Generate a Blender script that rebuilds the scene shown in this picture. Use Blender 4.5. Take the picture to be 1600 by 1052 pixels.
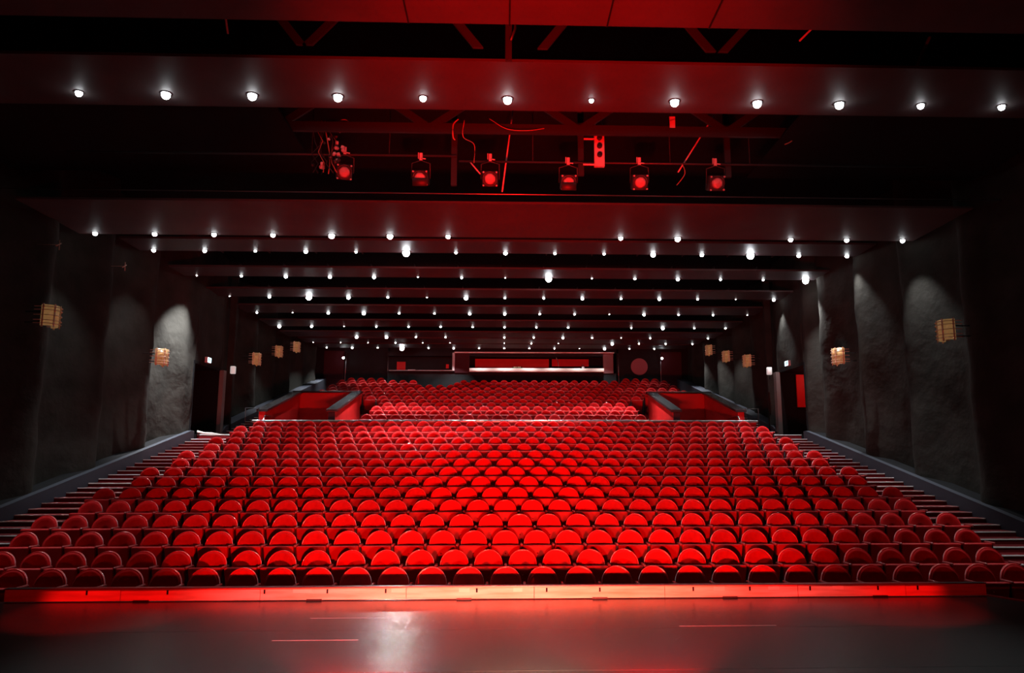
import bpy, bmesh, math, random
from mathutils import Vector, Matrix
random.seed(7)
S = bpy.context.scene
COL = S.collection
PI = math.pi
for o in list(bpy.data.objects):
    bpy.data.objects.remove(o, do_unlink=True)

# ------------------------------------------------------------------ camera
cam = bpy.data.cameras.new('camera'); camo = bpy.data.objects.new('camera', cam); COL.objects.link(camo)
cam.sensor_width = 36.0; cam.lens = 27.0
cam.shift_x = -26.8 / 1600
cam.clip_end = 200
YAW, PITCH, ROLL = 0.0340, 0.1619, 0.0008
camo.location = (0, 0, 1.65)
camo.rotation_mode = 'QUATERNION'
camo.rotation_quaternion = (Matrix.Rotation(-YAW, 3, 'Z') @ Matrix.Rotation(PI/2 + PITCH, 3, 'X') @ Matrix.Rotation(-ROLL, 3, 'Z')).to_quaternion()
S.camera = camo

# ------------------------------------------------------------------ view, world
S.view_settings.view_transform = 'Standard'
S.view_settings.look = 'None'
S.view_settings.exposure = 0.0
S.view_settings.gamma = 1.0
S.view_settings.use_curve_mapping = False
w = bpy.data.worlds.new('world'); S.world = w; w.use_nodes = True
w.node_tree.nodes['Background'].inputs[0].default_value = (0.5, 0.2, 0.2, 1)
w.node_tree.nodes['Background'].inputs[1].default_value = 0.0001

# ------------------------------------------------------------------ lamps and added fills out of frame / big lamps
def spot(name, loc, target, power, color, size, blend, radius=0.05):
    l = bpy.data.lights.new(name, 'SPOT'); l.energy = power; l.color = color
    l.spot_size = math.radians(size); l.spot_blend = blend; l.shadow_soft_size = radius
    o = bpy.data.objects.new(name, l); COL.objects.link(o); o.location = loc
    d = Vector(target) - Vector(loc)
    o.rotation_euler = d.to_track_quat('-Z', 'Y').to_euler()
    return o
RED = (1.0, 0.0035, 0.003)
# two red floor spotlights standing on the stage beside the camera, shining over the kerb into the house
for sx in (-1.15, 1.2):
    spot('red_floor_spotlight', (sx, 5.2, 0.33), (sx * 0.9, 20.0, 3.2), 3100, RED, 70, 0.5, 0.03)
# added wide red fill between them, for kerb ends and front row
spot('red_floor_fill', (0.05, 5.3, 0.36), (0.05, 12.0, 1.6), 300, RED, 150, 0.6, 0.05)
# added red fill from below, brightens the middle of the lighting bridges
spot('red_ceiling_fill', (0.3, 4.4, 0.4), (0.75, 11.6, 8.0), 11500, RED, 54, 1.0, 0.1)
# two narrow red beams from the grid onto the ends of the kerb
for sx in (-1, 1):
    spot('red_kerb_beam', (sx * 4.2, 3.0, 9.0), (sx * 4.35, 9.25, 0.0), 7500, RED, 13, 0.4, 0.05)
# added long-throw red fill that brightens the upper rows
spot('red_upper_row_fill', (0.1, 5.2, 0.4), (0.2, 30.0, 7.6), 13000, RED, 38, 1.0, 0.05)
# warm white floor spotlight on the kerb
spot('white_floor_spotlight', (0.25, 5.3, 0.33), (0.2, 9.7, 0.05), 900, (1.0, 0.58, 0.36), 74, 1.0, 0.08)
# white wash on the dance floor from the grid above the stage
spot('stage_wash_spotlight', (-2.2, 1.0, 9.0), (-1.3, 7.0, 0.0), 4200, (0.95, 0.98, 1.0), 34, 0.9, 0.1)
spot('stage_wash_spotlight', (4.0, 1.5, 9.0), (2.9, 7.0, 0.0), 2300, (0.95, 0.98, 1.0), 30, 0.9, 0.1)

# ------------------------------------------------------------------ materials
def mat(name, color, rough=0.6, metal=0.0, spec=0.5, emit=None, estr=0.0, noise=0.0, nscale=8.0, bump=0.0, bscale=20.0,
        sheen=0.0, sheen_tint=(1, 1, 1), coat=0.0):
    m = bpy.data.materials.new(name); m.use_nodes = True
    nt = m.node_tree; b = nt.nodes['Principled BSDF']
    b.inputs['Base Color'].default_value = (*color, 1)
    b.inputs['Roughness'].default_value = rough
    b.inputs['Metallic'].default_value = metal
    b.inputs['Specular IOR Level'].default_value = spec
    if sheen:
        b.inputs['Sheen Weight'].default_value = sheen
        b.inputs['Sheen Roughness'].default_value = 0.35
        b.inputs['Sheen Tint'].default_value = (*sheen_tint, 1)
    if coat:
        b.inputs['Coat Weight'].default_value = coat
        b.inputs['Coat Roughness'].default_value = 0.15
    if emit:
        b.inputs['Emission Color'].default_value = (*emit, 1)
        b.inputs['Emission Strength'].default_value = estr
    tc = None
    if noise or bump:
        tc = nt.nodes.new('ShaderNodeTexCoord')
    if noise:
        n = nt.nodes.new('ShaderNodeTexNoise'); n.inputs['Scale'].default_value = nscale; n.inputs['Detail'].default_value = 5
        nt.links.new(tc.outputs['Object'], n.inputs['Vector'])
        r = nt.nodes.new('ShaderNodeValToRGB')
        r.color_ramp.elements[0].position = 0.3; r.color_ramp.elements[1].position = 0.7
        r.color_ramp.elements[0].color = (*[c * (1 - noise) for c in color], 1)
        r.color_ramp.elements[1].color = (*[min(1, c * (1 + noise)) for c in color], 1)
        nt.links.new(n.outputs['Fac'], r.inputs['Fac']); nt.links.new(r.outputs['Color'], b.inputs['Base Color'])
    if bump:
        n2 = nt.nodes.new('ShaderNodeTexNoise'); n2.inputs['Scale'].default_value = bscale; n2.inputs['Detail'].default_value = 4
        nt.links.new(tc.outputs['Object'], n2.inputs['Vector'])
        bp = nt.nodes.new('ShaderNodeBump'); bp.inputs['Strength'].default_value = bump; bp.inputs['Distance'].default_value = 0.05
        nt.links.new(n2.outputs['Fac'], bp.inputs['Height']); nt.links.new(bp.outputs['Normal'], b.inputs['Normal'])
    return m
M = {}
M['velvet'] = mat('red_velvet', (0.44, 0.005, 0.007), 0.75, spec=0.15, noise=0.12, nscale=14, sheen=0.25, sheen_tint=(1, 0.25, 0.25))
M['rim'] = mat('red_seat_piping', (0.68, 0.014, 0.016), 0.22, spec=0.9, sheen=1.0, sheen_tint=(1, 0.8, 0.8), coat=0.6)
M['seatpan'] = mat('red_seat_underside', (0.42, 0.006, 0.008), 0.55, spec=0.25)
M['chrome'] = mat('polished_metal', (0.85, 0.83, 0.82), 0.18, 1.0)
M['armrest'] = mat('dark_red_lacquered_wood', (0.30, 0.05, 0.05), 0.25, spec=0.6)
M['blackmetal'] = mat('black_metal', (0.012, 0.012, 0.013), 0.45, spec=0.4)
M['carpet'] = mat('dark_red_carpet', (0.16, 0.008, 0.008), 0.9, spec=0.1, noise=0.25, nscale=30)
M['riser'] = mat('stair_riser_red', (0.13, 0.006, 0.008), 0.8, spec=0.15)
M['nosing'] = mat('aluminium_nosing', (0.85, 0.82, 0.80), 0.5, 0.0, noise=0.15, nscale=3)
M['black'] = mat('matt_black_paint', (0.006, 0.006, 0.007), 0.85, spec=0.15)
M['blackwall'] = mat('black_wall_paint', (0.010, 0.010, 0.011), 0.7, spec=0.25, noise=0.2, nscale=3)
M['curtain'] = mat('charcoal_wall_cloth', (0.028, 0.0265, 0.0225), 0.9, spec=0.1, noise=0.25, nscale=1.5, bump=0.9, bscale=2.2)
M['skirt'] = mat('blue_grey_skirting', (0.030, 0.034, 0.046), 0.6, spec=0.3)
M['panel'] = mat('grey_ceiling_panel', (0.07, 0.06, 0.06), 0.6, spec=0.25, noise=0.12, nscale=1.2)
M['beam'] = mat('dark_ceiling_beam', (0.038, 0.027, 0.029), 0.5, spec=0.35, noise=0.15, nscale=1.5)
M['redwall'] = mat('red_painted_parapet', (0.62, 0.014, 0.014), 0.5, spec=0.3, noise=0.1, nscale=1.5)
M['cap'] = mat('black_lacquered_rail', (0.02, 0.02, 0.022), 0.22, spec=0.7, bump=0.35, bscale=30)
M['railcap'] = mat('brushed_metal_rail', (0.45, 0.43, 0.44), 0.3, 0.9)
M['maroon'] = mat('maroon_panel', (0.05, 0.008, 0.012), 0.7, spec=0.2)
M['beige'] = mat('pale_counter_top', (0.55, 0.42, 0.36), 0.5)
M['grey'] = mat('grey_door_jamb', (0.16, 0.15, 0.14), 0.6)
M['brass'] = mat('golden_lacquered_wood', (0.55, 0.34, 0.14), 0.3, 0.35)
M['palewood'] = mat('pale_birch_slat', (0.8, 0.68, 0.5), 0.45)
M['glow'] = mat('amber_lamp_sleeve', (0.42, 0.26, 0.10), 0.3, emit=(1.0, 0.55, 0.2), estr=0.13, noise=0.5, nscale=9)
M['gear'] = mat('grey_lighting_metal', (0.05, 0.05, 0.05), 0.4, 0.4)
M['steel'] = mat('dark_steel', (0.03, 0.028, 0.028), 0.5, 0.3)
M['cable'] = mat('orange_cable', (0.5, 0.2, 0.12), 0.5)
M['palebox'] = mat('pale_grey_box', (0.6, 0.6, 0.6), 0.5)
M['lens'] = mat('spotlight_glass', (0.5, 0.36, 0.36), 0.35, 0.0, spec=0.8, bump=0.5, bscale=14)
M['exit'] = mat('lit_exit_sign', (0.6, 0.9, 1.0), 0.4, emit=(0.62, 0.93, 1.0), estr=3.0)
M['exitgreen'] = mat('exit_sign_green', (0.02, 0.3, 0.25), 0.4, emit=(0.05, 0.5, 0.5), estr=0.5)
M['bulb_bright'] = mat('bright_bulb', (1, 1, 1), 0.3, emit=(0.93, 0.97, 1.0), estr=60)
M['bulb'] = mat('white_bulb', (1, 1, 1), 0.3, emit=(0.95, 0.98, 1.0), estr=24)
M['bulb_dim'] = mat('dim_bulb', (1, 1, 1), 0.3, emit=(1.0, 0.96, 0.95), estr=15)

def kerb_wood():
    m = mat('pale_plywood', (0.74, 0.55, 0.38), 0.5, spec=0.3)
    nt = m.node_tree; b = nt.nodes['Principled BSDF']
    tc = nt.nodes.new('ShaderNodeTexCoord'); mp = nt.nodes.new('ShaderNodeMapping'); mp.inputs['Scale'].default_value = (0.8, 4, 9)
    n = nt.nodes.new('ShaderNodeTexNoise'); n.inputs['Scale'].default_value = 2.2; n.inputs['Detail'].default_value = 6
    r = nt.nodes.new('ShaderNodeValToRGB')
    r.color_ramp.elements[0].position = 0.3; r.color_ramp.elements[1].position = 0.62
    r.color_ramp.elements[0].color = (0.55, 0.36, 0.22, 1); r.color_ramp.elements[1].color = (0.8, 0.62, 0.45, 1)
    nt.links.new(tc.outputs['Object'], mp.inputs['Vector']); nt.links.new(mp.outputs['Vector'], n.inputs['Vector'])
    nt.links.new(n.outputs['Fac'], r.inputs['Fac']); nt.links.new(r.outputs['Color'], b.inputs['Base Color'])
    return m
M['kerb'] = kerb_wood()

def floor_mat():
    m = mat('black_dance_vinyl', (0.028, 0.028, 0.0275), 0.30, spec=0.13)
    nt = m.node_tree; b = nt.nodes['Principled BSDF']
    tc = nt.nodes.new('ShaderNodeTexCoord')
    n = nt.nodes.new('ShaderNodeTexNoise'); n.inputs['Scale'].default_value = 0.9; n.inputs['Detail'].default_value = 6
    r = nt.nodes.new('ShaderNodeMapRange'); r.inputs['To Min'].default_value = 0.262; r.inputs['To Max'].default_value = 0.275
    nt.links.new(tc.outputs['Object'], n.inputs['Vector']); nt.links.new(n.outputs['Fac'], r.inputs['Value'])
    nt.links.new(r.outputs['Result'], b.inputs['Roughness'])
    n2 = nt.nodes.new('ShaderNodeTexNoise'); n2.inputs['Scale'].default_value = 70; n2.inputs['Detail'].default_value = 3
    bp = nt.nodes.new('ShaderNodeBump'); bp.inputs['Strength'].default_value = 0.12; bp.inputs['Distance'].default_value = 0.01
    nt.links.new(tc.outputs['Object'], n2.inputs['Vector']); nt.links.new(n2.outputs['Fac'], bp.inputs['Height'])
    nt.links.new(bp.outputs['Normal'], b.inputs['Normal'])
    return m
M['stagefloor'] = floor_mat()

# ------------------------------------------------------------------ mesh helpers
class MB:
    def __init__(self): self.v = []; self.f = []; self.mi = []; self.sm = []
    def add(self, vs, fs, mi=0, smooth=False):
        o = len(self.v); self.v += [tuple(x) for x in vs]
        for f in fs: self.f.append(tuple(i + o for i in f)); self.mi.append(mi); self.sm.append(smooth)
        return self
    def box(self, x0, x1, y0, y1, z0, z1, mi=0):
        vs = [(x, y, z) for x in (x0, x1) for y in (y0, y1) for z in (z0, z1)]
        return self.add(vs, [(0, 1, 3, 2), (4, 6, 7, 5), (0, 4, 5, 1), (2, 3, 7, 6), (0, 2, 6, 4), (1, 5, 7, 3)], mi)
    def prism(self, pts, axis, a, b, mi=0):
        """polygon PTS (two coordinates) extruded along AXIS from a to b"""
        n = len(pts)
        def mk(p, t):
            if axis == 'x': return (t, p[0], p[1])
            if axis == 'y': return (p[0], t, p[1])
            return (p[0], p[1], t)
        vs = [mk(p, a) for p in pts] + [mk(p, b) for p in pts]
        fs = [tuple(range(n)), tuple(range(2 * n - 1, n - 1, -1))] + [(i, i + n, (i + 1) % n + n, (i + 1) % n) for i in range(n)]
        return self.add(vs, fs, mi)
    def tube(self, pts, r, seg=8, mi=0, caps=True):
        pts = [Vector(p) for p in pts]; vs = []; fs = []
        up = Vector((0, 0, 1))
        for i, p in enumerate(pts):
            t = (pts[min(i + 1, len(pts) - 1)] - pts[max(i - 1, 0)]).normalized()
            a = t.cross(up)
            if a.length < 1e-3: a = t.cross(Vector((0, 1, 0)))
            a.normalize(); b = t.cross(a)
            rr = r[i] if isinstance(r, (list, tuple)) else r
            for k in range(seg):
                c = 2 * PI * k / seg; vs.append(p + (a * math.cos(c) + b * math.sin(c)) * rr)
        for i in range(len(pts) - 1):
            for k in range(seg):
                fs.append((i * seg + k, i * seg + (k + 1) % seg, (i + 1) * seg + (k + 1) % seg, (i + 1) * seg + k))
        if caps:
            fs.append(tuple(range(seg - 1, -1, -1))); fs.append(tuple((len(pts) - 1) * seg + k for k in range(seg)))
        return self.add(vs, fs, mi, True)
    def lathe(self, prof, seg=16, mat4=None, mi=0, smooth=True):
        """profile of (radius, z) turned round z, placed by MAT4"""
        vs = []; fs = []; n = len(prof)
        for r, z in prof:
            for k in range(seg):
                a = 2 * PI * k / seg; v = Vector((r * math.cos(a), r * math.sin(a), z))
                vs.append(mat4 @ v if mat4 else v)
        for i in range(n - 1):
            for k in range(seg):
                fs.append((i * seg + k, i * seg + (k + 1) % seg, (i + 1) * seg + (k + 1) % seg, (i + 1) * seg + k))
        if prof[0][0] > 0.001: fs.append(tuple(range(seg - 1, -1, -1)))
        if prof[-1][0] > 0.001: fs.append(tuple((n - 1) * seg + k for k in range(seg)))
        return self.add(vs, fs, mi, smooth)
    def mesh(self, name, mats):
        me = bpy.data.meshes.new(name); me.from_pydata(self.v, [], self.f)
        me.polygons.foreach_set('material_index', self.mi); me.polygons.foreach_set('use_smooth', self.sm)
        for m in (mats if isinstance(mats, (list, tuple)) else [mats]): me.materials.append(m)
        me.update(); return me
    def build(self, name, mats, parent=None, loc=None):
        o = bpy.data.objects.new(name, self.mesh(name, mats)); COL.objects.link(o)
        if parent: o.parent = parent
        if loc: o.location = loc
        return o
def tag(o, label=None, cat=None, group=None, kind=None):
    if label: o['label'] = label
    if cat: o['category'] = cat
    if group: o['group'] = group
    if kind: o['kind'] = kind
    return o
def empty(name, loc=(0, 0, 0), rz=0, label=None, cat=None, group=None, kind=None):
    o = bpy.data.objects.new(name, None); COL.objects.link(o); o.location = loc; o.rotation_euler = (0, 0, rz)
    o.empty_display_size = 0.1
    return tag(o, label, cat, group, kind)
def copy_tree(o, parent=None):
    c = o.copy(); COL.objects.link(c); c.parent = parent
    for ch in list(o.children): copy_tree(ch, c)
    return c
def bevel_box(x0, x1, y0, y1, z0, z1, r, seg=2):
    bm = bmesh.new(); bmesh.ops.create_cube(bm, size=1)
    for v in bm.verts:
        v.co = Vector(((x0 + x1) / 2 + v.co.x * (x1 - x0), (y0 + y1) / 2 + v.co.y * (y1 - y0), (z0 + z1) / 2 + v.co.z * (z1 - z0)))
    bmesh.ops.bevel(bm, geom=bm.edges[:] , offset=r, segments=seg, profile=0.5, affect='EDGES')
    mb = MB(); bm.verts.index_update()
    mb.add([v.co[:] for v in bm.verts], [tuple(v.index for v in f.verts) for f in bm.faces], 0, True)
    bm.free(); return mb

CX = 0.05                                   # centre line of the hall
W = 0.52                                    # seat pitch
ORD = ['', 'first', 'second', 'third', 'fourth', 'fifth', 'sixth', 'seventh', 'eighth', 'ninth', 'tenth', 'eleventh', 'twelfth',
       'thirteenth', 'fourteenth', 'fifteenth', 'sixteenth', 'seventeenth']

def row_d(n): return 11.14 + 0.981 * (n - 1) if n <= 15 else 27.82 + 1.07 * (n - 16)
def row_top(n):
    if n == 1: return 0.205
    return 0.33 + 0.2025 * (n - 2) if n <= 15 else 3.36 + 0.2245 * (n - 16)
SEAT_H = 1.035
def row_floor(n): return row_top(n) - SEAT_H

# ------------------------------------------------------------------ stage floor
def clip_y(poly, y0, y1):
    def cut(pts, keep, yy):
        out = []
        for i in range(len(pts)):
            a, b = pts[i], pts[(i + 1) % len(pts)]
            if keep(a[1]): out.append(a)
            if keep(a[1]) != keep(b[1]):
                t = (yy - a[1]) / (b[1] - a[1]); out.append((a[0] + t * (b[0] - a[0]), yy))
        return out
    p = cut(poly, lambda y: y >= y0, y0)
    return cut(p, lambda y: y <= y1, y1) if p else p
stage_poly = [(-9.5, -6), (9.5, -6), (9.5, 2.0), (6.35, 9.1), (6.05, 9.80), (-5.98, 9.80), (-6.3, 9.1), (-9.5, 2.0)]
mb = MB(); edges = [-6, -4.44, -2.88, -1.32, 0.24, 1.80, 3.36, 4.93, 6.49, 8.05, 9.80]
for a, b in zip(edges[:-1], edges[1:]):
    p = clip_y(stage_poly, a + 0.004, b - 0.004)
    if len(p) > 2: mb.prism(p, 'z', -0.012, 0.0)
mb.prism(stage_poly, 'z', -1.1, -0.0125)
tag(mb.build('floor_stage', M['stagefloor']), kind='structure')
mb = MB()
for sx in (-1, 1):
    pts = [(sx * 6.03, 9.78, 0.006), (sx * 6.33, 9.1, 0.006), (sx * 9.48, 2.0, 0.006)]
    mb.tube(pts, 0.014, 6)
tag(mb.build('trim_stage_edge', M['riser']), kind='structure')
# tape marks on the vinyl
mb = MB()
for x0, x1, y, wd in ((-2.15, -1.35, 7.62, 0.014), (-2.05, -1.2, 8.66, 0.010), (1.8, 2.8, 8.12, 0.008)):
    mb.box(x0, x1, y, y + wd, 0.0, 0.0015)
tag(mb.build('floor_tape', mat('grey_floor_tape', (0.25, 0.24, 0.23), 0.4)), kind='structure')

# ------------------------------------------------------------------ kerb at the stage edge
kroot = empty('stage_kerb', (0.04, 9.75, 0), 0, 'long pale plywood kerb board along the stage edge, lit red and orange', 'kerb')
KX0, KX1 = -5.96, 5.97
xs = [KX0, -4.6, -2.95, -1.2, 0.35, 1.95, 3.6, 4.95, KX1]
mb = MB()
for i, (a, b) in enumerate(zip(xs[:-1], xs[1:])):
    mb.box(a + 0.003, b - 0.003, -0.03 + 0.002 * (i % 2), 0.03, 0.012, 0.150)
mb.build('board', M['kerb'], kroot)
mb = MB(); mb.box(KX0, KX1, -0.045, 0.05, 0.152, 0.164); mb.build('top_strip', mat('grey_metal_strip', (0.14, 0.12, 0.12), 0.35, 0.6), kroot)
k_slots = [-5.0, -4.05, -2.9, -2.15, -1.45, -0.35, 0.5, 1.15, 2.3, 3.0, 3.75, 4.6, 5.1]
for x in k_slots:
    mb = MB(); mb.box(x - 0.008, x + 0.012, -0.034, -0.026, 0.085, 0.135); mb.build('slot', M['black'], kroot)
for x in (-4.35, -2.3, -0.5, 1.15, 2.75, 4.62):
    mb = MB(); mb.box(x - 0.09, x + 0.09, -0.06, -0.03, 0.003, 0.022); mb.build('bracket', M['blackmetal'], kroot)
for x, wd in ((-2.45, 0.22), (-1.3, 0.16), (-0.5, 0.13), (0.15, 0.11), (2.62, 0.14), (3.3, 0.14), (4.1, 0.14)):
    mb = MB(); mb.box(x - wd / 2, x + wd / 2, -0.0335, -0.027, 0.09, 0.135); mb.build('inlay', M['palewood'], kroot)

# ------------------------------------------------------------------ seating tiers, stairs
mb = MB()
mb.box(-13, 13, 9.9, row_d(1) - 0.45, -1.2, row_floor(1))
for n in range(1, 16):
    d0 = row_d(n) - 0.45; d1 = row_d(n + 1) - 0.45 if n < 15 else 25.45
    mb.box(-8.25 + CX, 8.25 + CX, d0, d1, row_floor(n) - 0.6, row_floor(n))
mb.box(-8.3, 8.4, 25.45, 27.3, 1.5, 2.33)
for n in range(16, 29):
    d0 = row_d(n) - 0.5; d1 = row_d(n + 1) - 0.5 if n < 28 else 47.2
    hw = 5.2 if n < 20 else 8.7
    if n == 20: hw = 5.2
    mb.box(-hw + CX, hw + CX, d0, d1, row_floor(n) - 0.7, row_floor(n))
tag(mb.build('floor_seating_tiers', M['carpet']), kind='structure')

def stair(name, steps, x0, x1, zb=0.7):
    mb = MB()
    for d0, d1, z in steps: mb.box(x0, x1, d0, d1, z - zb, z)
    root = tag(mb.build(name, M['riser']), kind='structure')
    for d0, d1, z in steps:
        n = MB(); n.box(x0 + 0.01, x1 - 0.01, d0 - 0.012, d0 + 0.035, z - 0.016, z + 0.004)
        n.build('nosing', M['nosing'], root)
    return root
low = []
k = -14
while 17.58 + 0.49 * k < 27.0:
    d = 17.58 + 0.4905 * k; low.append((d, d + 0.4905, 0.51 + 0.1013 * k)); k += 1
dl = low[-1][1]
low[-1] = (low[-1][0], dl, low[-1][2])
up = [(dl, 29.7, 2.6)]
for k in range(21): up.append((29.7 + 0.535 * k, 29.7 + 0.535 * (k + 1) if k < 20 else 47.2, 2.6 + 0.118 * (k + 1)))
stair('stairs_left', low + up, -10.68, -8.25 + CX - 0.01)
stair('stairs_right', low + up, 8.25 + CX + 0.01, 10.7)
ais = [(27.3 + 0.535 * k, 27.3 + 0.535 * (k + 1), 2.37 + 0.112 * (k + 0.4)) for k in range(9)]
stair('stairs_inner_left', ais, -5.82, -5.2 + CX - 0.01)
stair('stairs_inner_right', ais, 5.2 + CX + 0.01, 6.0)

# ------------------------------------------------------------------ theatre seats
def outline(a, b, zc, zb, wb, n=15):
    """dome outline from bottom left over the top to bottom right"""
    pts = [(-wb, zb), (-(wb + a) / 2 * 1.01, (zb + zc) / 2)]
    for i in range(n):
        t = PI * i / (n - 1); pts.append((-a * math.cos(t), zc + b * math.sin(t)))
    pts += [((wb + a) / 2 * 1.01, (zb + zc) / 2), (wb, zb)]
    return pts
def seat_y(x, z): return -0.75 * x * x + 0.13 * (z - 0.7)      # wrap towards the stage, reclined
def make_back(n):
    cz = 0.72; op = outline(0.207, 0.208, SEAT_H - 0.226, 0.42, 0.17, n)
    mb = MB(); rings = [(1.0, 0.0), (0.97, -0.022), (0.88, -0.028), (0.72, -0.016), (0.45, 0.002), (0.18, 0.010)]
    vs = []
    for s, dy in rings:
        for x, z in op:
            X = x * s; Z = cz + (z - cz) * s; vs.append((X, seat_y(X, Z) + dy, Z))
    m = len(op); fs = []
    for r in range(len(rings) - 1):
        for i in range(m):
            j = (i + 1) % m; fs.append((r * m + i, (r + 1) * m + i, (r + 1) * m + j, r * m + j))
    fs.append(tuple((len(rings) - 1) * m + i for i in range(m)))
    return mb.add(vs, [f[::-1] for f in fs], 0, True)
def make_shell(n):
    cz = 0.72; op = outline(0.218, 0.222, SEAT_H - 0.226, 0.40, 0.18, n)
    mb = MB(); rings = [(0.93, 0.0), (0.985, -0.012), (1.0, 0.004), (0.995, 0.035), (0.93, 0.055), (0.4, 0.075)]
    vs = []
    for s, dy in rings:
        for x, z in op:
            X = x * s; Z = cz + (z - cz) * s; vs.append((X, seat_y(X, Z) + dy, Z))
    m = len(op); fs = []
    for r in range(len(rings) - 1):
        for i in range(m):
            j = (i + 1) % m; fs.append((r * m + i, (r + 1) * m + i, (r + 1) * m + j, r * m + j))
    fs.append(tuple((len(rings) - 1) * m + i for i in range(m)))
    return mb.add(vs, [f[::-1] for f in fs], 0, True)
def make_cushion(seg):
    mb = bevel_box(-0.238, 0.238, -0.30, -0.20, 0.41, 0.822, 0.028, seg)
    out = []
    for x, y, z in mb.v:
        t = (0.822 - z) / 0.41
        out.append((x * (1 - 0.10 * t * t), y + 0.10 * t - 0.5 * x * x * (1 if y < -0.25 else 0.3), z))
    mb.v = out; return mb
def make_arm(): return bevel_box(0.238, 0.282, -0.33, -0.06, 0.80, 0.84, 0.012, 1)
def make_pedestal():
    mb = MB(); mb.box(0.245, 0.275, -0.26, -0.05, 0.0, 0.80); mb.box(0.235, 0.285, -0.32, 0.05, 0.0, 0.02)
    return mb
def make_button():
    return MB().lathe([(0.0, -0.02), (0.013, -0.012), (0.013, 0.012)], 8, Matrix.Translation((0, -0.29, 0.70)) @ Matrix.Rotation(-PI / 2, 4, 'X') @ Matrix.Scale(1, 4))
proto = empty('theatre_seat')
make_back(17).build('backrest', M['velvet'], proto)
make_shell(17).build('back_shell', M['rim'], proto)
cu = make_cushion(3).build('seat_cushion', M['seatpan'], proto)
make_button().build('latch_button', M['chrome'], cu)
make_arm().build('armrest', M['armrest'], proto)
make_pedestal().build('pedestal', M['blackmetal'], proto)

def row_offsets(n):
    """x of every seat of a row"""
    if n <= 15:
        half = {1: 14, 2: 14.5}.get(n, 15 if n % 2 else 15.5)
        m = int(half * 2) + 1; return [(-half + i) * W + CX for i in range(m)]
    half = {16: 9.5, 17: 9, 18: 9.5, 19: 10, 20: 9.5, 21: 11.0, 22: 15.5, 23: 16, 24: 15.5, 25: 16, 26: 15.5, 27: 16, 28: 15.5}[n]
    if n in (19,): half = 9.0
    m = int(half * 2) + 1; xs = [(-half + i) * W + CX for i in range(m)]
    if n == 26: xs = [x for x in xs if not (-4.6 < x < -2.3)]
    if n == 27: xs = [x for x in xs if x < -4.6 or x > -2.4]
    if n == 28: xs = [x for x in xs if abs(x) > 6.1]
    return xs
used = False
for n in range(1, 11):
    xs = row_offsets(n); m = len(xs)
    for i, x in enumerate(xs):
        if n == 1 and i in (): continue
        s = copy_tree(proto) if used else proto
        used = True
        s.location = (x, row_d(n), row_floor(n)); 
        s.rotation_euler = (0, 0, -x * 0.004 + random.uniform(-0.012, 0.012))
        if i < m / 2: pos = f'{ORD[i + 1]} from the left end'
        else: pos = f'{ORD[m - i]} from the right end'
        if m % 2 and i == m // 2: pos = 'at the middle'
        tag(s, f'red velvet theatre seat {pos}, {ORD[n]} row from the stage', 'seat', 'red theatre seats in the front rows')
# all rows farther up the rake: a mass too many to build one by one
bits = [(make_back(11), 0), (make_shell(11), 1), (make_cushion(2), 2), (make_arm(), 3), (make_pedestal(), 4), (make_button(), 5)]
mass = MB()
for n in range(11, 29):
    for x in row_offsets(n):
        a = -x * 0.004 + random.uniform(-0.02, 0.02); ca, sa = math.cos(a), math.sin(a); d = row_d(n); z0 = row_floor(n)
        for b, mi in bits:
            mass.add([(x + X * ca - Y * sa, d + X * sa + Y * ca, Z + z0) for X, Y, Z in b.v], b.f, mi, True)
tag(mass.build('theatre_seats', [M['velvet'], M['rim'], M['seatpan'], M['armrest'], M['blackmetal'], M['chrome']]),
    'mass of red velvet theatre seats filling the upper rows up to the back wall', 'seats', 'red theatre seats in the upper rows', 'stuff')

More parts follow.
